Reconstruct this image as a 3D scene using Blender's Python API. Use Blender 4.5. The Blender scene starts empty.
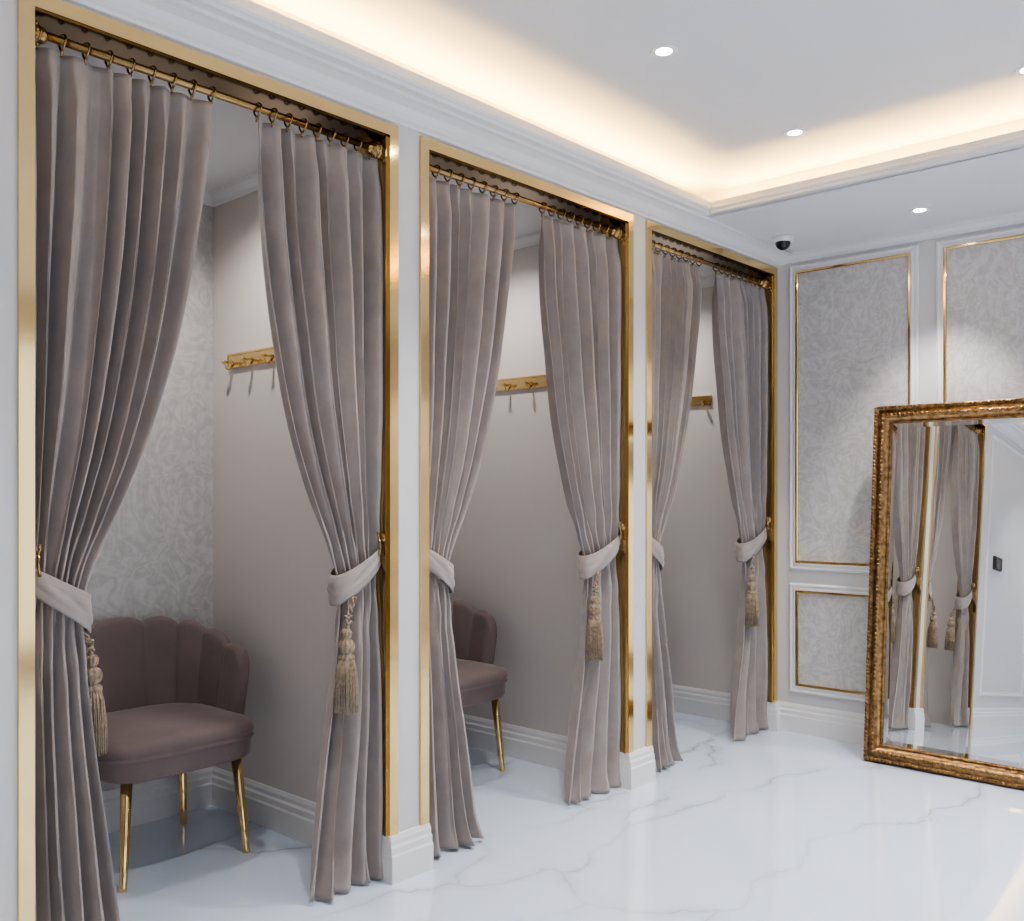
import bpy, bmesh, math, random
from mathutils import Vector, Matrix
random.seed(4)
S = bpy.context.scene
COL = S.collection
try:
    S.view_settings.look = 'AgX - Medium High Contrast'
except Exception: pass

# ---------------------------------------------------------------- materials
def new_mat(name):
    m = bpy.data.materials.new(name); m.use_nodes = True
    nt = m.node_tree
    return m, nt, nt.nodes['Principled BSDF']

def simple(name, col, rough=0.5, metal=0.0, sheen=0.0, bump=0.0, bscale=80, var=0.0, vscale=6, spec=None):
    m, nt, b = new_mat(name)
    b.inputs['Base Color'].default_value = (*col, 1)
    b.inputs['Roughness'].default_value = rough
    b.inputs['Metallic'].default_value = metal
    if spec is not None: b.inputs['Specular IOR Level'].default_value = spec
    if sheen:
        b.inputs['Sheen Weight'].default_value = sheen
        b.inputs['Sheen Roughness'].default_value = 0.32
        b.inputs['Sheen Tint'].default_value = (1, 0.96, 0.93, 1)
    tc = nt.nodes.new('ShaderNodeTexCoord')
    if var:
        n = nt.nodes.new('ShaderNodeTexNoise'); n.inputs['Scale'].default_value = vscale
        n.inputs['Detail'].default_value = 5
        nt.links.new(tc.outputs['Object'], n.inputs['Vector'])
        r = nt.nodes.new('ShaderNodeValToRGB')
        r.color_ramp.elements[0].position = 0.3; r.color_ramp.elements[1].position = 0.7
        r.color_ramp.elements[0].color = (*[c*(1-var) for c in col], 1)
        r.color_ramp.elements[1].color = (*[min(1, c*(1+var)) for c in col], 1)
        nt.links.new(n.outputs['Fac'], r.inputs['Fac'])
        nt.links.new(r.outputs['Color'], b.inputs['Base Color'])
    if bump:
        n2 = nt.nodes.new('ShaderNodeTexNoise'); n2.inputs['Scale'].default_value = bscale
        n2.inputs['Detail'].default_value = 4
        nt.links.new(tc.outputs['Object'], n2.inputs['Vector'])
        bp = nt.nodes.new('ShaderNodeBump'); bp.inputs['Strength'].default_value = bump
        bp.inputs['Distance'].default_value = 0.004
        nt.links.new(n2.outputs['Fac'], bp.inputs['Height'])
        nt.links.new(bp.outputs['Normal'], b.inputs['Normal'])
    return m

def emit(name, col, st):
    m = bpy.data.materials.new(name); m.use_nodes = True
    nt = m.node_tree; nt.nodes.clear()
    e = nt.nodes.new('ShaderNodeEmission'); o = nt.nodes.new('ShaderNodeOutputMaterial')
    e.inputs['Color'].default_value = (*col, 1); e.inputs['Strength'].default_value = st
    nt.links.new(e.outputs[0], o.inputs[0])
    return m

def damask(name, c1, c2, scale=7.0):
    m, nt, b = new_mat(name)
    tc = nt.nodes.new('ShaderNodeTexCoord')
    n = nt.nodes.new('ShaderNodeTexNoise'); n.inputs['Scale'].default_value = scale
    n.inputs['Detail'].default_value = 3; n.inputs['Distortion'].default_value = 1.5
    nt.links.new(tc.outputs['Object'], n.inputs['Vector'])
    w = nt.nodes.new('ShaderNodeMath'); w.operation = 'MULTIPLY'; w.inputs[1].default_value = 42
    nt.links.new(n.outputs['Fac'], w.inputs[0])
    s = nt.nodes.new('ShaderNodeMath'); s.operation = 'SINE'
    nt.links.new(w.outputs[0], s.inputs[0])
    n3 = nt.nodes.new('ShaderNodeTexNoise'); n3.inputs['Scale'].default_value = scale*5; n3.inputs['Detail'].default_value = 8
    n3.inputs['Roughness'].default_value = 0.75
    nt.links.new(tc.outputs['Object'], n3.inputs['Vector'])
    mu = nt.nodes.new('ShaderNodeMath'); mu.operation = 'MULTIPLY_ADD'; mu.inputs[1].default_value = 0.11
    nt.links.new(s.outputs[0], mu.inputs[0]); nt.links.new(n3.outputs['Fac'], mu.inputs[2])
    r = nt.nodes.new('ShaderNodeValToRGB')
    r.color_ramp.elements[0].position = 0.32; r.color_ramp.elements[1].position = 0.68
    r.color_ramp.elements[0].color = (*c1, 1); r.color_ramp.elements[1].color = (*c2, 1)
    nt.links.new(mu.outputs[0], r.inputs['Fac'])
    nt.links.new(r.outputs['Color'], b.inputs['Base Color'])
    b.inputs['Roughness'].default_value = 0.45
    bp = nt.nodes.new('ShaderNodeBump'); bp.inputs['Strength'].default_value = 0.12; bp.inputs['Distance'].default_value = 0.003
    nt.links.new(mu.outputs[0], bp.inputs['Height']); nt.links.new(bp.outputs['Normal'], b.inputs['Normal'])
    return m

def marble(name):
    m, nt, b = new_mat(name)
    tc = nt.nodes.new('ShaderNodeTexCoord')
    n = nt.nodes.new('ShaderNodeTexNoise'); n.inputs['Scale'].default_value = 1.1; n.inputs['Detail'].default_value = 6
    nt.links.new(tc.outputs['Object'], n.inputs['Vector'])
    vm = nt.nodes.new('ShaderNodeVectorMath'); vm.operation = 'MULTIPLY_ADD'
    vm.inputs[1].default_value = (0.8, 0.8, 0.8)
    nt.links.new(n.outputs['Color'], vm.inputs[0]); nt.links.new(tc.outputs['Object'], vm.inputs[2])
    mp = nt.nodes.new('ShaderNodeMapping'); mp.inputs['Rotation'].default_value = (0, 0, 0.9)
    mp.inputs['Scale'].default_value = (1.0, 0.35, 1.0)
    nt.links.new(vm.outputs[0], mp.inputs['Vector'])
    v = nt.nodes.new('ShaderNodeTexVoronoi'); v.feature = 'DISTANCE_TO_EDGE'; v.inputs['Scale'].default_value = 1.6
    nt.links.new(mp.outputs[0], v.inputs['Vector'])
    r = nt.nodes.new('ShaderNodeValToRGB')
    e = r.color_ramp.elements
    e[0].position = 0.0; e[0].color = (0.9, 0.9, 0.9, 1)
    e[1].position = 0.045; e[1].color = (0, 0, 0, 1)
    k = e.new(0.006); k.color = (0.33, 0.33, 0.33, 1)
    nt.links.new(v.outputs['Distance'], r.inputs['Fac'])
    n2 = nt.nodes.new('ShaderNodeTexNoise'); n2.inputs['Scale'].default_value = 1.6; n2.inputs['Detail'].default_value = 3
    nt.links.new(tc.outputs['Object'], n2.inputs['Vector'])
    r2 = nt.nodes.new('ShaderNodeValToRGB'); r2.color_ramp.elements[0].position = 0.37; r2.color_ramp.elements[1].position = 0.62
    nt.links.new(n2.outputs['Fac'], r2.inputs['Fac'])
    mu = nt.nodes.new('ShaderNodeMath'); mu.operation = 'MULTIPLY'
    nt.links.new(r.outputs['Color'], mu.inputs[0]); nt.links.new(r2.outputs['Color'], mu.inputs[1])
    base = nt.nodes.new('ShaderNodeMix'); base.data_type = 'RGBA'
    base.inputs[6].default_value = (0.72, 0.80, 0.91, 1); base.inputs[7].default_value = (0.60, 0.695, 0.84, 1)
    nt.links.new(n.outputs['Fac'], base.inputs[0])
    mx = nt.nodes.new('ShaderNodeMix'); mx.data_type = 'RGBA'
    mx.inputs[7].default_value = (0.30, 0.31, 0.34, 1)
    nt.links.new(mu.outputs[0], mx.inputs[0]); nt.links.new(base.outputs[2], mx.inputs[6])
    nt.links.new(mx.outputs[2], b.inputs['Base Color'])
    b.inputs['Roughness'].default_value = 0.05
    b.inputs['Specular IOR Level'].default_value = 0.9
    b.inputs['Coat Weight'].default_value = 0.6; b.inputs['Coat Roughness'].default_value = 0.02; b.inputs['Coat IOR'].default_value = 1.6
    return m

M_wall = simple('wall_paint', (0.62, 0.61, 0.615), 0.5, bump=0.03, bscale=120)
M_booth = simple('booth_paint', (0.63, 0.585, 0.555), 0.5, bump=0.05, bscale=150)
M_ceil = simple('ceiling_paint', (0.72, 0.72, 0.74), 0.6, bump=0.02)
M_trim = simple('white_trim', (0.75, 0.745, 0.75), 0.35, bump=0.01)
M_paper = damask('damask_wallpaper', (0.47, 0.46, 0.465), (0.61, 0.60, 0.60))
M_paper2 = damask('booth_wallpaper', (0.48, 0.465, 0.455), (0.61, 0.595, 0.585), 6.0)
M_floor = marble('marble')
M_gold = simple('polished_gold', (0.82, 0.60, 0.29), 0.10, 1.0)
M_gold_d = simple('mirror_gold', (0.60, 0.43, 0.21), 0.06, 1.0)
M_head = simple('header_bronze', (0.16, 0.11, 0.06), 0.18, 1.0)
M_rod = simple('bronze_gold', (0.38, 0.26, 0.12), 0.25, 1.0)
M_ornate = simple('antique_gold', (0.25, 0.15, 0.068), 0.33, 1.0, bump=0.9, bscale=70, var=0.55, vscale=45)
M_velvet = simple('curtain_velvet', (0.335, 0.298, 0.283), 0.85, sheen=0.42, bump=0.3, bscale=30, var=0.08, vscale=14, spec=0.2)
M_chair = simple('mauve_velvet', (0.190, 0.143, 0.138), 0.75, sheen=0.4, bump=0.15, bscale=60, var=0.1, spec=0.3)
M_tassel = simple('tassel_thread', (0.27, 0.205, 0.14), 0.55, sheen=0.2, bump=0.5, bscale=120, var=0.45, vscale=90)
M_mirror = simple('mirror_glass', (0.93, 0.95, 0.95), 0.0, 1.0)
M_black = simple('black_plastic', (0.015, 0.015, 0.02), 0.15)
M_white = simple('white_plastic', (0.8, 0.8, 0.8), 0.4)
M_dark = simple('dark_brown', (0.05, 0.04, 0.035), 0.4)
M_cove = emit('cove_led', (1.0, 0.60, 0.17), 125.0)
M_led = emit('downlight_led', (1.0, 0.98, 0.95), 40.0)

# ---------------------------------------------------------------- helpers
def obj_from(name, verts, faces, mat, smooth=False, parent=None):
    me = bpy.data.meshes.new(name)
    me.from_pydata([tuple(v) for v in verts], [], faces); me.update()
    bm = bmesh.new(); bm.from_mesh(me)
    bmesh.ops.recalc_face_normals(bm, faces=bm.faces[:])
    bm.to_mesh(me); bm.free()
    me.materials.append(mat)
    if smooth:
        for p in me.polygons: p.use_smooth = True
    o = bpy.data.objects.new(name, me); COL.objects.link(o)
    if parent: o.parent = parent
    return o

class MB:
    """collects geometry for one mesh"""
    def __init__(s): s.v = []; s.f = []
    def add(s, v, f):
        k = len(s.v); s.v += [tuple(a) for a in v]; s.f += [tuple(i+k for i in g) for g in f]
    def box(s, a, b):
        x0, y0, z0 = a; x1, y1, z1 = b
        s.add([(x0,y0,z0),(x1,y0,z0),(x1,y1,z0),(x0,y1,z0),(x0,y0,z1),(x1,y0,z1),(x1,y1,z1),(x0,y1,z1)],
              [(0,3,2,1),(4,5,6,7),(0,1,5,4),(1,2,6,5),(2,3,7,6),(3,0,4,7)])
    def tube(s, pts, rad, seg=10, closed=False):
        pts = [Vector(p) for p in pts]; n = len(pts)
        rs = rad if hasattr(rad, '__len__') else [rad]*n
        vs = []; fs = []; up = None
        for i, p in enumerate(pts):
            if closed: t = pts[(i+1) % n]-pts[i-1]
            else: t = pts[min(i+1, n-1)]-pts[max(i-1, 0)]
            t.normalize()
            if up is None:
                up = Vector((0,0,1)) if abs(t.z) < 0.9 else Vector((1,0,0))
            a = (up - t*up.dot(t)).normalized(); up = a
            b = t.cross(a)
            for k in range(seg):
                th = 2*math.pi*k/seg
                vs.append(p + (a*math.cos(th)+b*math.sin(th))*rs[i])
        m = n if closed else n-1
        for i in range(m):
            for k in range(seg):
                j = (i+1) % n
                fs.append((i*seg+k, i*seg+(k+1) % seg, j*seg+(k+1) % seg, j*seg+k))
        if not closed:
            fs.append(tuple(range(seg))); fs.append(tuple((n-1)*seg+k for k in range(seg)))
        s.add(vs, fs)
    def lathe(s, c, prof, seg=20, axis='z', flute=0, fl=0.0):
        vs = []; fs = []
        for r, h in prof:
            for k in range(seg):
                th = 2*math.pi*k/seg
                rr = r*(1+fl*math.cos(flute*th)) if flute else r
                a, b = rr*math.cos(th), rr*math.sin(th)
                if axis == 'z': vs.append((c[0]+a, c[1]+b, c[2]+h))
                elif axis == 'y': vs.append((c[0]+a, c[1]+h, c[2]+b))
                else: vs.append((c[0]+h, c[1]+a, c[2]+b))
        n = len(prof)
        for i in range(n-1):
            for k in range(seg):
                fs.append((i*seg+k, i*seg+(k+1) % seg, (i+1)*seg+(k+1) % seg, (i+1)*seg+k))
        fs.append(tuple(range(seg))); fs.append(tuple((n-1)*seg+k for k in range(seg)))
        s.add(vs, fs)
    def ball(s, c, r, seg=8, rings=5, sc=(1,1,1)):
        vs = [(c[0], c[1], c[2]+r*sc[2])]; fs = []
        for i in range(1, rings):
            ph = math.pi*i/rings
            for k in range(seg):
                th = 2*math.pi*k/seg
                vs.append((c[0]+r*sc[0]*math.sin(ph)*math.cos(th), c[1]+r*sc[1]*math.sin(ph)*math.sin(th), c[2]+r*sc[2]*math.cos(ph)))
        vs.append((c[0], c[1], c[2]-r*sc[2]))
        for k in range(seg): fs.append((0, 1+k, 1+(k+1) % seg))
        for i in range(rings-2):
            for k in range(seg):
                a = 1+i*seg; fs.append((a+k, a+seg+k, a+seg+(k+1) % seg, a+(k+1) % seg))
        a = 1+(rings-2)*seg; l = len(vs)-1
        for k in range(seg): fs.append((a+k, l, a+(k+1) % seg))
        s.add(vs, fs)
    def ring(s, prof, x0, x1, z0, z1, P):
        """mitred rectangular frame; prof=(inset, height); P maps (x,z,h)->3D"""
        vs = []; fs = []
        for o, h in prof:
            for x, z in ((x0+o, z0+o), (x1-o, z0+o), (x1-o, z1-o), (x0+o, z1-o)):
                vs.append(P(x, z, h))
        n = len(prof)
        for i in range(n-1):
            for k in range(4):
                fs.append((i*4+k, i*4+(k+1) % 4, (i+1)*4+(k+1) % 4, (i+1)*4+k))
        s.add(vs, fs)
    def prism(s, prof, P0, P1):
        n = len(prof)
        vs = [P0(*p) for p in prof]+[P1(*p) for p in prof]
        fs = [(i, (i+1) % n, n+(i+1) % n, n+i) for i in range(n)]
        fs += [tuple(range(n)), tuple(range(n, 2*n))]
        s.add(vs, fs)
    def make(s, name, mat, smooth=False, parent=None):
        return obj_from(name, s.v, s.f, mat, smooth, parent)

def box(name, a, b, mat, parent=None):
    m = MB(); m.box(a, b); return m.make(name, mat, parent=parent)

def empty(name, loc=(0, 0, 0)):
    e = bpy.data.objects.new(name, None); e.location = (0, 0, 0); e.empty_display_size = 0.1
    COL.objects.link(e); return e

def smooth_by_angle(o, ang=40):
    me = o.data
    for p in me.polygons: p.use_smooth = True
    bm = bmesh.new(); bm.from_mesh(me)
    for e in bm.edges:
        if len(e.link_faces) == 2 and e.calc_face_angle(0) > math.radians(ang): e.smooth = False
    bm.to_mesh(me); bm.free()

# ---------------------------------------------------------------- dims
FX = -2.35           # facade plane
BY = 4.70            # far wall plane
BACKX = -3.475       # booth rear wall
HZ = 2.50            # soffit height
CZ = 2.65            # raised ceiling
OPEN = [(0.916, 2.008), (2.178, 3.325), (3.499, 4.643)]   # openings (y)
ZT = 2.396           # opening top
RX = 2.4; SY = -2.6
JD = 0.14            # jamb depth
SW = 0.036           # gold strip width

# ---------------------------------------------------------------- shell
box('floor', (BACKX-0.1, SY-0.1, -0.08), (RX+0.1, BY+0.1, 0.0), M_floor)
box('wall_far', (BACKX-0.1, BY, 0), (RX+0.1, BY+0.1, 2.8), M_wall)
box('wall_near', (BACKX-0.1, SY-0.1, 0), (RX+0.1, SY, 2.8), M_wall)
m = MB()
m.box((RX, SY, 0), (RX+0.1, -1.6, 2.8)); m.box((RX, 3.4, 0), (RX+0.1, BY, 2.8))
m.box((RX, -1.6, 2.35), (RX+0.1, 3.4, 2.8)); m.box((RX, -1.6, 0), (RX+0.1, 3.4, 0.12))
m.make('wall_right', M_wall)  # opening added out of view so fill daylight can enter
m = MB()
for y in (-1.6, -0.35, 0.9, 2.15, 3.36):
    m.box((RX+0.02, y, 0.12), (RX+0.07, y+0.04, 2.35))
m.box((RX+0.02, -1.6, 0.12), (RX+0.07, 3.4, 0.16)); m.box((RX+0.02, -1.6, 2.31), (RX+0.07, 3.4, 2.35))
m.make('fill_window_1', M_trim)  # unseen shopfront mullions, added around the fill-light opening
m = MB()
ys = [SY] + [v for o in OPEN for v in o] + [BY]
for i in range(0, len(ys), 2):
    m.box((FX-JD, ys[i], 0), (FX, ys[i+1], ZT))
m.box((FX-JD, SY, ZT), (FX, BY, 2.8))
m.make('wall_left', M_wall)
box('wall_rear', (BACKX-0.1, 0.5, 0), (BACKX, BY, 2.8), M_paper2)
PART = [(0.80, 0.876), (2.05, 2.137), (3.367, 3.455)]
for nm, (a, b) in zip(('entry', 'middle', 'inner'), PART):
    box('wall_'+nm, (BACKX, a, 0), (FX-JD, b, 2.45), M_booth)
box('ceiling_booths', (BACKX, 0.5, 2.45), (FX-JD, BY, 2.5), M_ceil)
box('wall_end', (BACKX, BY-0.006, 0), (FX-JD, BY, 2.45), M_booth)

box('ceiling', (FX, SY, CZ), (RX, 3.93, CZ+0.1), M_ceil)
m = MB()
m.box((FX, 3.80, HZ), (RX, BY, HZ+0.012)); m.box((FX, 3.93, HZ+0.012), (RX, BY, CZ+0.1))
m.make('ceiling_soffit', M_ceil)
LX = 0.15
prof = [(0, 2.442), (0.012, 2.442), (0.016, 2.450), (0.03, 2.454), (0.045, 2.464), (0.06, 2.478), (0.085, 2.488), (0.10, 2.49),
        (0.104, 2.50), (0.13, 2.502), (0.138, 2.51), (LX-0.006, 2.513), (LX, 2.52), (LX, 2.548), (LX-0.012, 2.553), (LX-0.02, 2.548), (LX-0.02, 2.515), (0, 2.515)]
m = MB()
m.prism(prof, lambda a, z: (FX+a, SY, z), lambda a, z: (FX+a, BY, z) if z < 2.5 and a < 0.11 else (FX+a, 3.76+(LX-a), z))
m.make('trim_1', M_trim)
prof2 = [(0.0, HZ), (0.0, 2.512), (-0.006, 2.516), (-0.006, 2.524), (0.0, 2.53), (0.0, 2.548), (0.01, 2.553), (0.02, 2.548), (0.02, 2.512), (0.05, 2.512), (0.05, HZ)]
m = MB()
m.prism(prof2, lambda a, z: (FX+LX-a-0.0, 3.76+a, z), lambda a, z: (RX, 3.76+a, z))
m.make('trim_2', M_trim)
prof3 = [(0, 2.455), (0.008, 2.455), (0.012, 2.468), (0.03, 2.485), (0.034, 2.5), (0, 2.5)]
m = MB(); m.prism(prof3, lambda a, z: (FX, BY-a, z), lambda a, z: (RX, BY-a, z)); m.make('trim_3', M_trim)
m = MB()
for i, (a, b) in enumerate([(0.876, 2.05), (2.137, 3.367), (3.455, BY-0.006)]):
    pr = [(0, 2.40), (0.01, 2.40), (0.014, 2.415), (0.035, 2.435), (0.04, 2.45), (0, 2.45)]
    m.prism(pr, lambda q, z: (BACKX+q, a, z), lambda q, z: (BACKX+q, b, z))
    m.prism(pr, lambda q, z: (BACKX, b-q, z), lambda q, z: (FX-JD, b-q, z))
m.make('trim_4', M_trim)
e = empty('cove_light_strip')
box('strip_left', (FX+0.045, SY+0.05, 2.516), (FX+0.07, 3.80, 2.522), M_cove, e)
box('strip_far', (FX+0.13, 3.85, 2.513), (RX-0.05, 3.875, 2.520), M_cove, e)

# baseboards
BP = [(0, 0), (0.018, 0), (0.018, 0.085), (0.014, 0.092), (0.014, 0.112), (0.009, 0.12), (0.009, 0.135), (0.004, 0.15), (0, 0.15)]
def base_x(name, x0, x1, y, s):
    m = MB(); m.prism(BP, lambda a, z: (x0, y+s*a, z), lambda a, z: (x1, y+s*a, z)); return m.make(name, M_trim)
def base_y(name, y0, y1, x, s):
    m = MB(); m.prism(BP, lambda a, z: (x+s*a, y0, z), lambda a, z: (x+s*a, y1, z)); return m.make(name, M_trim)
base_x('baseboard_far', FX, RX, BY, -1)
base_x('baseboard_near', FX, RX, SY, 1)
base_y('baseboard_left', SY, 0.878, FX, 1)
for i, (a, b) in enumerate([(0.876, 2.05), (2.137, 3.367), (3.455, BY-0.006)]):
    base_y('baseboard_booth_rear_%d' % (i+1), a, b, BACKX, 1)
    base_x('baseboard_booth_side_%d' % (i+1), BACKX, FX-JD, b, -1)
for i, (a, b) in enumerate([(2.008, 2.178), (3.325, 3.499), (4.643, BY)]):
    m = MB(); vs = []; fs = []
    x0, x1 = FX-JD, FX+0.008
    for q, z in BP[1:]:
        for x, y in ((x0, a-q*0.25), (x1+q, a-q*0.25), (x1+q, min(b+q*0.25, BY)), (x0, min(b+q*0.25, BY))): vs.append((x, y, z))
    n = len(BP)-1
    for k in range(n-1):
        for j in range(4): fs.append((k*4+j, k*4+(j+1) % 4, (k+1)*4+(j+1) % 4, (k+1)*4+j))
    fs += [(0, 3, 2, 1), tuple((n-1)*4+j for j in range(4))]
    m.add(vs, fs); m.make('baseboard_pier_%d' % (i+1), M_trim)

# gold portal frames
for i, (a, b) in enumerate(OPEN):
    e = empty('gold_doorway_frame')
    T = 0.010
    m = MB()
    z0 = 0.15
    m.box((FX, a-SW, 0.0 if i == 0 else z0), (FX+T, a, ZT+SW)); m.box((FX, b, z0), (FX+T, b+SW, ZT+SW)); m.box((FX, a, ZT), (FX+T, b, ZT+SW))
    m.make('face_trim', M_gold, parent=e)
    m = MB()
    m.box((FX-JD, a, z0), (FX, a+0.004, ZT)); m.box((FX-JD, b-0.004, z0), (FX, b, ZT))
    m.box((FX-0.012, b-0.009, z0), (FX, b-0.004, ZT))
    m.make('jamb_lining', M_gold_d, parent=e)
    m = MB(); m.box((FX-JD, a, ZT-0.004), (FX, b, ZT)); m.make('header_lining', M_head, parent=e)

# ---------------------------------------------------------------- panels on far wall
tn = 5
def panel(x0, x1, z0, z1):
    global tn
    P = lambda x, z, h: (x, BY-h, z)
    m = MB()
    m.add([P(x0, z0, 0.002), P(x1, z0, 0.002), P(x1, z1, 0.002), P(x0, z1, 0.002)], [(0, 1, 2, 3)])
    m.make('wallpaper_panel', M_paper)
    o = 0.034
    m = MB()
    m.ring([(0, 0), (0, 0.008), (0.004, 0.014), (0.010, 0.016), (0.014, 0.011), (0.022, 0.010), (0.028, 0.016), (0.034, 0.016), (o, 0)], x0-o, x1+o, z0-o, z1+o, P)
    t = m.make('trim_%d' % tn, M_trim); tn += 1
    m = MB()
    m.ring([(0, 0.002), (0, 0.014), (0.003, 0.017), (0.011, 0.017), (0.014, 0.014), (0.014, 0.002)], x0, x1, z0, z1, P)
    m.make('trim_%d' % tn, M_gold); tn += 1
for (x0, x1) in [(-2.245, -1.655), (-1.507, -0.35), (-0.20, 0.95), (1.1, 2.25)]:
    panel(x0, x1, 0.885, 2.405)
    panel(x0, x1, 0.245, 0.745)
def panel_left(y0, y1, z0, z1):
    global tn
    P = lambda x, z, h: (FX+h, x, z)
    m = MB()
    m.ring([(0, 0), (0, 0.008), (0.006, 0.014), (0.014, 0.014), (0.02, 0.008), (0.028, 0.012), (0.03, 0)], y0, y1, z0, z1, P)
    m.make('trim_%d' % tn, M_trim); tn += 1
panel_left(-0.55, 0.70, 0.245, 2.38)
panel_left(-1.9, -0.68, 0.245, 2.38)
e = empty('wall_control_panel')
box('body', (FX, 0.30, 1.28), (FX+0.02, 0.50, 1.39), M_dark, e)
box('screen', (FX+0.02, 0.31, 1.29), (FX+0.023, 0.49, 1.38), M_black, e)

# ---------------------------------------------------------------- curtains
def interp(tab, z):
    n = len(tab)
    if z >= tab[0][0]: return tab[0][1]
    if z <= tab[-1][0]: return tab[-1][1]
    for i in range(n-1):
        z1, w1 = tab[i]; z2, w2 = tab[i+1]
        if z <= z1 and z >= z2:
            def sl(k):
                if k == 0 or k == n-1:
                    return 0 if k == 0 else (tab[k][1]-tab[k-1][1])/(tab[k][0]-tab[k-1][0])
                return (tab[k+1][1]-tab[k-1][1])/(tab[k+1][0]-tab[k-1][0])
            t = (z-z1)/(z2-z1); d = z2-z1
            h = 2*t**3-3*t**2+1; g = t**3-2*t**2+t; h2 = -2*t**3+3*t**2; g2 = t**3-t**2
            return h*w1+g*d*sl(i)+h2*w2+g2*d*sl(i+1)

TAB_R = [(2.335, .440), (2.10, .432), (1.82, .396), (1.53, .342), (1.29, .270), (1.07, .180), (0.96, .146), (0.86, .150), (0.60, .178), (0.31, .225), (0.0, .255)]
TAB_L = [(2.335, .485), (2.20, .475), (1.92, .437), (1.635, .378), (1.39, .302), (1.18, .212), (1.05, .155), (0.96, .135), (0.86, .138), (0.62, .160), (0.31, .20), (0.0, .245)]
TAB_R2 = [(2.335, .480), (2.10, .475), (1.82, .442), (1.53, .392), (1.29, .327), (1.07, .242), (0.96, .200), (0.86, .205), (0.60, .24), (0.31, .30), (0.0, .35)]
TAB_L2 = [(2.335, .487), (2.20, .477), (1.92, .437), (1.635, .380), (1.39, .310), (1.18, .225), (1.05, .165), (0.96, .142), (0.86, .148), (0.62, .175), (0.31, .225), (0.0, .28)]

def tubef(ph):
    """rounded fronts, narrow valleys, range about -1..1"""
    return (2*math.sqrt(math.sin(ph/2)**2+0.015)-1)

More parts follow.
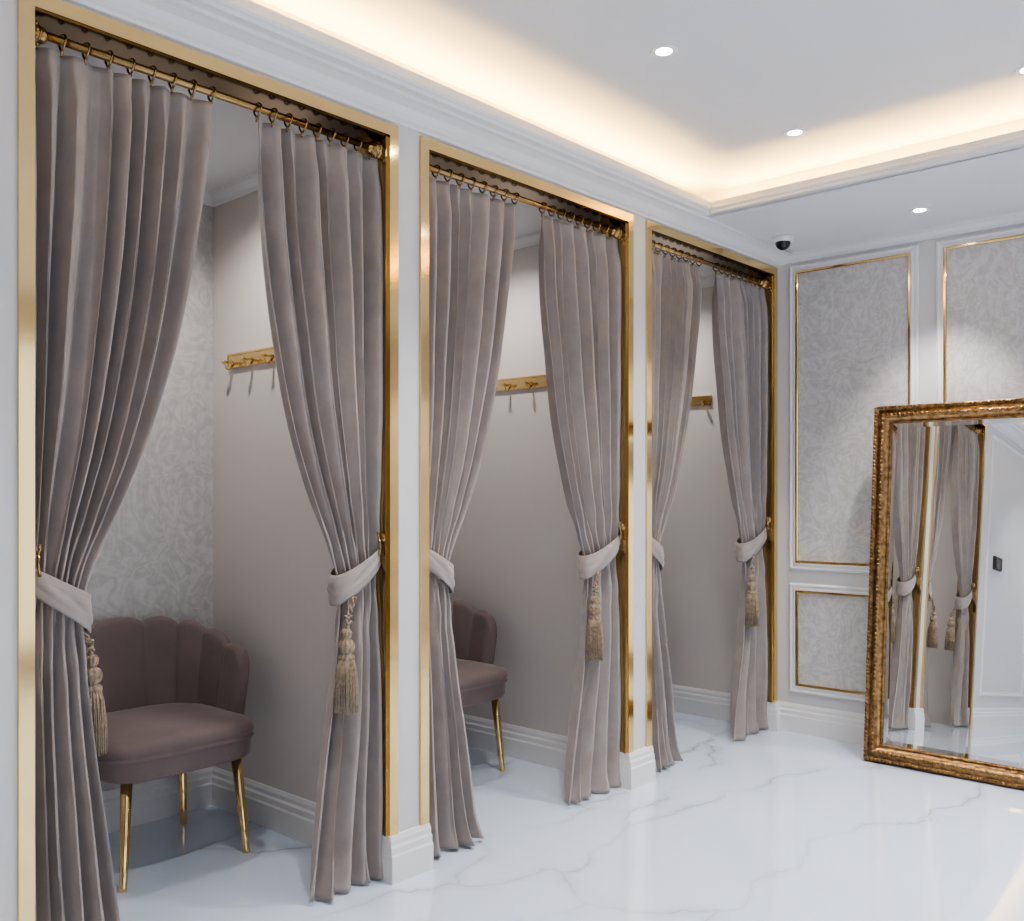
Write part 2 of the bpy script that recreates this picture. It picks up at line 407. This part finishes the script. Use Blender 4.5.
def curtain(jamb, side, tab, seed, nf_top):
    rnd = random.Random(seed)
    E = empty('curtain')
    CX = -2.416
    NU, NV = 340, 130
    ztop, zbot = 2.338, 0.012
    p1 = rnd.uniform(0, 6); p2 = rnd.uniform(0, 6); p3 = rnd.uniform(0, 6)
    def mkwarp(nf):
        amps = [rnd.uniform(0.65, 1.15) for _ in range(nf+2)]
        amps[0] = 1.1
        wd = [rnd.uniform(0.6, 1.45) for _ in range(nf)]
        cum = [0]
        for q in wd: cum.append(cum[-1]+q)
        cum = [c*nf/cum[-1] for c in cum]
        def warp(s):
            f = s*nf; k = min(nf-1, int(f)); t = f-k
            t = t*t*(3-2*t)*0.5+t*0.5
            return (cum[k]*(1-t)+cum[k+1]*t)
        return nf, amps, warp
    top = mkwarp(nf_top); low = mkwarp(nf_top-3)
    gap = 0.006
    subph = [rnd.uniform(0, 6) for _ in range(4)]
    def shape(s, z0, w, setup):
        nf, amps, warp = setup
        k = (z0-0.96)
        waist = math.exp(-(k/0.17)**2)
        up = max(0, min(1, (z0-0.96)/1.38))
        q = warp(s)
        drift = (0.13 if z0 > 0.96 else 0.10)*math.sin(1.6*z0+p3+4*s)*(1-waist)*min(1, s*6)
        phi = 2*math.pi*(q+drift)+math.pi*0.9
        fi = max(0, min(nf, q)); ia = int(fi); fa = fi-ia; fa = fa*fa*(3-2*fa)
        am = amps[ia]*(1-fa)+amps[min(ia+1, nf+1)]*fa
        if z0 >= 0.96:
            A = 0.035+0.010*math.sin(math.pi*min(1, (1-up)*1.1))
        else:
            A = 0.028+0.016*min(1, (0.96-z0)/0.5)
        head = max(0, min(1, (z0-2.20)/0.12)); head = head*head*(3-2*head)
        A *= (1-0.45*head)
        env = math.sqrt(max(0.0, 1-(2*s-1)**2))
        A = A*(1-waist)+waist*0.026*(0.35+0.65*env)
        split = 0.5+0.5*math.sin(2.3*s*nf+subph[0])
        sub = 0.24*split*(1-head)*min(1, (2.3-z0)/0.6 if z0 < 2.3 else 0)
        shp = tubef(phi)*0.95 - sub*(0.5+0.5*math.cos(phi*2))*0.9 + waist*0.22*math.sin(2*phi+1)
        shp = max(-1.1, shp)
        x = CX + A*am*shp
        yy = s*w + 0.18*A*math.sin(phi)*(1-waist*0.7)*min(1, s*12)*min(1, (1-s)*12+0.2)
        return x, yy, phi, waist, head
    verts = []; faces = []
    for j in range(NV+1):
        v = j/NV
        z0 = ztop+(zbot-ztop)*v
        w = interp(tab, z0)
        mixf = max(0, min(1, (0.99-z0)/0.06)); mixf = mixf*mixf*(3-2*mixf)
        for i in range(NU+1):
            s = i/NU
            if mixf <= 0: x, yy, phi, waist, head = shape(s, z0, w, top)
            elif mixf >= 1: x, yy, phi, waist, head = shape(s, z0, w, low)
            else:
                a = shape(s, z0, w, top); b = shape(s, z0, w, low)
                x = a[0]*(1-mixf)+b[0]*mixf; yy = a[1]*(1-mixf)+b[1]*mixf; phi, waist, head = b[2:]
            x += 0.007*math.sin(5*s+1.3*z0+p2)*(1-waist)*(1-head)*min(1, s*5)
            if z0 < 0.25: x += 0.012*(0.25-z0)/0.25*math.sin(phi*0.5+p3)
            cr = math.exp(-((z0-1.10)/0.12)**2)+math.exp(-((z0-0.84)/0.08)**2)
            x += 0.0035*cr*math.sin(26*s+30*z0)+0.0025*cr*math.sin(47*s-22*z0)
            x += 0.0028*math.sin(9*z0+14*s+p1)*math.sin(5*z0-9*s+p2)*(1-head)
            y = jamb + side*(gap + yy)
            z = z0 + (0.006*s*max(0, 1-z0/0.5)) + 0.005*math.sin(phi)*max(0, 1-z0/0.3)
            if z0 > 2.30: z = z0 - 0.004*(1-math.cos(phi))*0.5
            if z0 < 0.12:   # velvet hem breaks and spreads on the floor
                f = ((0.12-z0)/0.12)**1.5
                y += side*0.030*(s-0.25)*f*(1 if s > 0.25 else 0.3); x += (0.024+0.014*math.sin(phi+1.0))*f
                z = z*(1-0.35*f)
            verts.append((x, y, max(z, 0.006)))
    W = NU+1
    for j in range(NV):
        for i in range(NU):
            faces.append((j*W+i, j*W+i+1, (j+1)*W+i+1, (j+1)*W+i))
    c = obj_from('cloth', verts, faces, M_velvet, True, E)
    sm = c.modifiers.new('thickness', 'SOLIDIFY'); sm.thickness = 0.0025
    # sash
    w = interp(tab, 0.96)
    cy = jamb+side*(gap+w/2+0.004); ry = w/2+0.011; rx = 0.046
    N = 96; H = 0.090; vs = []; fs = []
    def zc(y):
        t = ((y-jamb)*side-0.0)/(w+0.03)
        return 1.045-0.105*t
    rows = 11
    for r in range(rows):
        u = r/(rows-1)
        for k in range(N):
            th = 2*math.pi*k/N
            sx = math.copysign(abs(math.cos(th))**0.75, math.cos(th)); sy = math.copysign(abs(math.sin(th))**0.85, math.sin(th))
            bul = 0.005*math.sin(math.pi*u)+0.003*math.sin(5*th+9*u+seed)*math.sin(math.pi*u)+0.0018*math.sin(6*math.pi*u+2*math.sin(2*th))
            yv = cy+side*(ry+bul*0.6)*sy; xv = CX+(rx+bul)*sx
            if side*(yv-jamb) < 0.006: yv = jamb+side*0.006
            tt = max(0, min(1, ((yv-jamb)*side)/(w+0.03)))
            vs.append((xv, yv, zc(yv)+(u-0.5)*H*(0.66+0.42*tt)))
    for r in range(rows-1):
        for k in range(N):
            fs.append((r*N+k, r*N+(k+1) % N, (r+1)*N+(k+1) % N, (r+1)*N+k))
    sb = obj_from('tieback_sash', vs, fs, M_velvet, True, E)
    sm = sb.modifiers.new('thickness', 'SOLIDIFY'); sm.thickness = 0.004; sm.offset = 1
    # hook
    m = MB()
    hx = CX+0.045; hz = 1.105
    yj = jamb+side*0.004
    m.lathe((hx, yj, hz), [(0.018, 0), (0.018, side*0.004), (0.011, side*0.008), (0.007, side*0.012)], 16, 'y')
    m.tube([(hx, yj, hz), (hx, yj+side*0.016, hz), (hx, yj+side*0.020, hz+0.008), (hx, yj+side*0.019, hz+0.016)], 0.0035, 8)
    m.ball((hx, yj+side*0.019, hz+0.018), 0.005)
    m.tube([(hx, yj+side*0.016, hz), (hx+0.004, yj+side*0.014, hz-0.025), (hx+0.004, yj+side*0.018, 1.05)], 0.004, 8)
    h = m.make('tieback_hook', M_rod, True, E)
    m = MB()
    if side < 0:
        ty = jamb-(w+0.018); tx = FX-0.004
        sx0 = CX+0.054; sy0 = jamb-(w-0.02)
    else:
        ty = jamb+0.190; tx = -2.466
        sx0 = CX-0.035; sy0 = jamb+(w+0.006)
    for off in (-1, 1):
        pts = []
        for q in range(30):
            t = q/29
            tw = t*6*math.pi
            pts.append((sx0+(tx-sx0)*min(1, t*1.6)+0.0045*math.cos(tw)*off, sy0+(ty-sy0)*min(1, t*1.6)+0.0045*math.sin(tw)*off, 0.925-t*0.110))
        m.tube(pts, 0.004, 8)
    for z in (0.868, 0.850):
        pts = [(sx0+(tx-sx0)*0.8+0.009*math.cos(a), sy0+(ty-sy0)*0.8+0.011*math.sin(a), z+0.003*math.sin(3*a)) for a in [2*math.pi*q/16 for q in range(16)]]
        m.tube(pts, 0.004, 8, True)
    m.make('tassel_cord', M_tassel, True, E)
    m = MB()
    m.lathe((tx, ty, 0), [(0.006, .832), (0.013, .828), (0.017, .818), (0.014, .806), (0.010, .800), (0.019, .794), (0.025, .780), (0.023, .765),
                          (0.015, .756), (0.018, .752), (0.024, .746), (0.024, .738), (0.020, .732)], 40, 'z', 10, 0.09)
    m.make('tassel_head', M_tassel, True, E)
    m = MB()
    for rr, cnt in ((0.033, 44), (0.023, 26), (0.010, 10)):
        for k in range(cnt):
            th = 2*math.pi*k/cnt+rnd.uniform(-.06, .06)
            r1 = rr*rnd.uniform(.94, 1.08); zz = 0.575+rnd.uniform(-.004, .004)
            c_, s_ = math.cos(th), math.sin(th)
            m.tube([(tx+rr*.66*c_, ty+rr*.66*s_, .738), (tx+rr*.88*c_, ty+rr*.88*s_, .71), (tx+r1*c_, ty+r1*s_, .65), (tx+r1*1.03*c_, ty+r1*1.03*s_, zz)], [0.0019, 0.0021, 0.0021, 0.0018], 5)
    m.make('tassel_skirt', M_tassel, True, E)
    m = MB()
    wt = interp(tab, 2.34); n = 9
    for k in range(n):
        y = jamb+side*(0.03+(wt-0.02)*k/(n-1))
        pts = [(-2.40+0.019*math.cos(a), y+0.002*math.sin(a*2), 2.358+0.019*math.sin(a)) for a in [2*math.pi*q/18 for q in range(18)]]
        m.tube(pts, 0.003, 6, True)
        m.tube([(-2.40, y, 2.340), (-2.408, y, 2.325)], 0.0025, 6)
        m.ball((-2.403, y, 2.336), 0.005)
    m.make('curtain_rings', M_rod, True, E)
    return E

curtain(OPEN[0][0], 1, TAB_L, 11, 8)
curtain(OPEN[0][1], -1, TAB_R, 12, 7)
curtain(OPEN[1][0], 1, TAB_L2, 13, 7)
curtain(OPEN[1][1], -1, TAB_R2, 14, 7)
curtain(OPEN[2][0], 1, TAB_L2, 15, 8)
curtain(OPEN[2][1], -1, TAB_R2, 16, 7)

for (a, b) in OPEN:
    e = empty('curtain_rod')
    m = MB()
    m.tube([(-2.40, a+0.004, 2.362), (-2.40, b-0.004, 2.362)], 0.0105, 16)
    m.make('pole', M_rod, True, e)
    m = MB()
    for y, s in ((a+0.004, 1), (b-0.004, -1)):
        pr = [(0.036, 0), (0.036, 0.006), (0.030, 0.010), (0.033, 0.016), (0.028, 0.022), (0.018, 0.026), (0.022, 0.034), (0.018, 0.042), (0.012, 0.046)]
        m.lathe((-2.40, y, 2.358), [(r*0.9, s*h) for r, h in pr], 24, 'y', 12, 0.05)
        for k in range(10):
            t = 2*math.pi*k/10
            m.ball((-2.40+0.027*math.cos(t), y+s*0.014, 2.358+0.027*math.sin(t)), 0.006, 6, 4)
    m.make('end_rosettes', M_rod, True, e)

# ---------------------------------------------------------------- hook rails
for b in (2.05, 3.367, BY-0.006):
    e = empty('coat_hook_rail')
    m = MB()
    x0, x1 = -3.355, -2.74; z0, z1 = 1.738, 1.795
    m.ring([(0, 0), (0, 0.010), (0.003, 0.013), (0.008, 0.013), (0.010, 0.010), (0.028, 0.010)], x0, x1, z0, z1, lambda x, z, h: (x, b-h, z))
    m.make('rail_plate', M_gold, parent=e)
    m = MB()
    for k in range(5):
        x = x0+0.04+k*(x1-x0-0.08)/4
        m.lathe((x, b, 1.758), [(0.009, -0.010), (0.009, -0.014), (0.005, -0.018), (0.005, -0.040), (0.008, -0.044), (0.010, -0.050), (0.008, -0.055), (0.003, -0.057)], 14, 'y')
        m.tube([(x, b-0.012, 1.748), (x, b-0.024, 1.732), (x, b-0.036, 1.732), (x, b-0.042, 1.742)], 0.0035, 8)
        m.ball((x, b-0.042, 1.744), 0.005)
    m.make('hooks', M_gold, True, e)

# ---------------------------------------------------------------- shell chairs
def chair(cx, cy):
    E = empty('shell_back_armchair')
    def outline(th, k):
        c, s = math.cos(th), math.sin(th)
        ex = 0.38 if c > 0 else 0.8
        X = math.copysign(abs(c)**ex, c); Y = math.copysign(abs(s)**0.45, s)
        return X*0.262*k, Y*0.272*k
    prof = [(0.90, .345), (0.955, .350), (0.975, .362), (0.985, .41), (1.0, .415), (1.008, .420), (1.0, .425), (0.99, .428), (1.005, .434), (1.01, .445), (1.0, .458), (0.965, .470), (0.87, .480), (0.6, .487), (0.2, .490)]
    N = 72; vs = []; fs = []
    for k, z in prof:
        for q in range(N):
            X, Y = outline(2*math.pi*q/N, k); vs.append((cx+X, cy+Y, z-0.012))
    for r in range(len(prof)-1):
        for q in range(N): fs.append((r*N+q, r*N+(q+1) % N, (r+1)*N+(q+1) % N, (r+1)*N+q))
    fs += [tuple(range(N)), tuple((len(prof)-1)*N+q for q in range(N))]
    obj_from('seat', vs, fs, M_chair, True, E)
    L = 9; NC = 216
    T0 = math.radians(112)
    cols = []; M = 36
    for i in range(NC+1):
        u = i/NC; a = (u*2-1)*T0
        lobe = abs(math.sin(math.pi*L*u))
        end = min(1, min(u, 1-u)*NC/8.0); end = math.sqrt(max(0, 1-(1-end)**2))
        c_, s_ = math.cos(a), math.sin(a)
        t = abs(a)/T0
        top = 0.765-0.135*(t**2.0)
        top = top-0.018+0.018*lobe**0.6
        if t > 0.9: top -= 0.04*((t-0.9)/0.1)**2
        bot = 0.36
        col = []
        rx = 0.232; ry = 0.262
        bx = -math.copysign(abs(c_)**0.8, c_)*rx
        by = math.copysign(abs(s_)**0.75, s_)*ry
        th = (0.024+0.009*lobe**0.6)*(0.25+0.75*end)
        for k in range(M):
            g = k/M
            if g < 0.40: h = g/0.40; side = -1; hh = h
            elif g < 0.60:
                ang = (g-0.40)/0.20*math.pi; side = -math.cos(ang); hh = 1
            else: h = (1-g)/0.40; side = 1; hh = h
            z = bot+(top-bot)*hh
            if 0.40 <= g < 0.60: z += th*0.9*math.sin((g-0.40)/0.20*math.pi)
            flare = 0.052*(hh**1.3)*(1-0.35*t)
            tt = th*(0.80+0.20*math.sin(math.pi*min(hh, 1)))
            r = flare+side*tt
            col.append((cx-0.005+bx-c_*r, cy+by+s_*r, z))
        cols.append(col)
    vs = [p for c in cols for p in c]; fs = []
    for i in range(NC):
        for k in range(M):
            fs.append((i*M+k, i*M+(k+1) % M, (i+1)*M+(k+1) % M, (i+1)*M+k))
    fs += [tuple(range(M)), tuple(NC*M+k for k in range(M))]
    obj_from('shell_back', vs, fs, M_chair, True, E)
    m = MB()
    for sx, sy in ((1, 1), (1, -1), (-1, 1), (-1, -1)):
        X = cx+sx*0.185; Y = cy+sy*0.195
        m.tube([(X, Y, 0.36), (X+sx*0.028, Y+sy*0.025, 0.012), (X+sx*0.029, Y+sy*0.026, 0.0)], [0.019, 0.0125, 0.0125], 16)
        m.lathe((X, Y, 0.33), [(0.021, 0), (0.023, 0.005), (0.023, 0.02), (0.02, 0.025)], 16)
    m.make('legs', M_gold, True, E)
for k, dy in enumerate((0, 1.315, 2.63)):
    chair(-3.130, 1.628+dy)

# ---------------------------------------------------------------- floor mirror
E = empty('floor_mirror')
tilt = math.radians(4.7)
mx0, mx1, mh = -1.778, -0.72, 1.665
yb = 4.402
def P(x, z, h):
    return (x, yb+math.sin(tilt)*z-math.cos(tilt)*h+0.035, math.cos(tilt)*z+math.sin(tilt)*h+0.002)
m = MB()
m.ring([(0, -0.02), (0, 0.018), (0.004, 0.026), (0.012, 0.030), (0.018, 0.026), (0.022, 0.018), (0.030, 0.020), (0.042, 0.034), (0.050, 0.036), (0.058, 0.030),
        (0.064, 0.016), (0.072, 0.012), (0.078, 0.016), (0.084, 0.010), (0.086, 0.0), (0.086, -0.02)], mx0, mx1, 0, mh, P)
fr = m.make('frame', M_ornate, False, E); smooth_by_angle(fr, 50)
m = MB()
def beads(inset, h, r, step, sc=1.0):
    X0, X1, Z0, Z1 = mx0+inset, mx1-inset, inset, mh-inset
    n = int((X1-X0)/step)
    for i in range(n+1):
        x = X0+(X1-X0)*i/n
        for z in (Z0, Z1): m.ball(P(x, z, h), r, 7, 4)
    n = int((Z1-Z0)/step)
    for i in range(1, n):
        z = Z0+(Z1-Z0)*i/n
        for x in (X0, X1): m.ball(P(x, z, h), r, 7, 4)
beads(0.010, 0.029, 0.0075, 0.017)
beads(0.046, 0.034, 0.0085, 0.020)
beads(0.078, 0.014, 0.005, 0.011)
m.make('frame_beading', M_ornate, True, E)
m = MB(); i_ = 0.083
m.add([P(mx0+i_, i_, 0.002), P(mx1-i_, i_, 0.002), P(mx1-i_, mh-i_, 0.002), P(mx0+i_, mh-i_, 0.002)], [(0, 1, 2, 3)])
m.make('glass', M_mirror, False, E)
m = MB(); i2 = i_
m.ring([(0, 0.0025), (0.0, 0.004), (0.022, 0.0022)], mx0+i2, mx1-i2, i2, mh-i2, P)
m.make('glass_bevel', M_mirror, False, E)
m = MB()
a = 0.02
vs = [P(x, z, h) for h in (-0.004, -0.02) for x, z in ((mx0+a, a), (mx1-a, a), (mx1-a, mh-a), (mx0+a, mh-a))]
m.add(vs, [(0, 1, 2, 3), (7, 6, 5, 4), (0, 4, 5, 1), (1, 5, 6, 2), (2, 6, 7, 3), (3, 7, 4, 0)])
for x in (mx0+0.3, mx1-0.3):
    p = P(x, 1.2, -0.02); m.tube([p, (x, 4.66, 0.012)], 0.012, 8)
m.make('backing_and_strut', M_dark, False, E)

# ---------------------------------------------------------------- downlights
def downlight(x, y, z, power=22, size=120, blend=0.8, name='recessed_downlight', col=(1, 0.965, 0.935)):
    e = empty(name)
    m = MB()
    m.lathe((x, y, z), [(0.026, -0.001), (0.036, -0.004), (0.042, -0.003), (0.044, 0.0), (0.026, 0.0005)], 28)
    m.make('bezel', M_white, True, e)
    m = MB(); m.lathe((x, y, z), [(0.0255, -0.0022), (0.001, -0.0024)], 24)
    m.make('led_disc', M_led, False, e)
    l = bpy.data.lights.new('lamp', 'SPOT'); l.energy = power; l.spot_size = math.radians(size); l.spot_blend = blend
    l.shadow_soft_size = 0.03; l.color = col
    o = bpy.data.objects.new('lamp', l); COL.objects.link(o); o.location = (x, y, z-0.012); o.parent = e
for y in (3.49, 2.57, 1.65, -0.2, -1.1): downlight(-1.673, y, CZ, 68, 96, 0.7)
for y in (3.49, 2.57): downlight(-0.85, y, CZ, 48, 100, 0.8)
for y in (3.49, 2.57, 1.65, 0.73, -0.2): downlight(0.0, y, CZ, 48, 100, 0.8)
for y in (3.49, 2.0): downlight(1.2, y, CZ, 48, 100, 0.8)
for x in (-1.494, -0.45, 0.6):
    downlight(x, 4.34, HZ, 85, 80, 0.6)
for (a, b) in ((0.876, 2.05), (2.137, 3.367), (3.455, 4.69)):
    downlight(-3.0, b-0.36, 2.45, 34, 145, 0.9)

# ---------------------------------------------------------------- dome camera
E = empty('security_camera')
cxx, cyy = -2.147, 4.35
m = MB(); m.lathe((cxx, cyy, HZ), [(0.050, 0), (0.050, -0.016), (0.047, -0.024), (0.038, -0.027), (0.01, -0.027)], 32)
m.make('housing', M_white, True, E)
m = MB(); m.ball((cxx, cyy, HZ-0.027), 0.037, 20, 14)
m.make('dome', M_black, True, E)

# ---------------------------------------------------------------- world & camera
w = bpy.data.worlds.new('World'); S.world = w; w.use_nodes = True
bg = w.node_tree.nodes['Background']
bg.inputs['Color'].default_value = (0.84, 0.90, 1.0, 1); bg.inputs['Strength'].default_value = 1.8
pl = bpy.data.lights.new('fill_window_portal', 'AREA'); pl.shape = 'RECTANGLE'
pl.cycles.is_portal = True  # guides world light through the added opening as soft fill
po = bpy.data.objects.new('fill_window_portal', pl); COL.objects.link(po); po.location = (RX+0.08, 0.9, 1.24)
po.rotation_euler = (0, math.radians(90), 0)
pl.size = 2.2; pl.size_y = 5.0

cam = bpy.data.cameras.new('camera'); cam.lens = 33.6; cam.sensor_width = 36; cam.shift_y = 0.0317
co = bpy.data.objects.new('camera', cam); COL.objects.link(co)
co.location = (0, 0, 1.25); co.rotation_euler = (math.radians(90), 0, math.radians(42.1))
S.camera = co
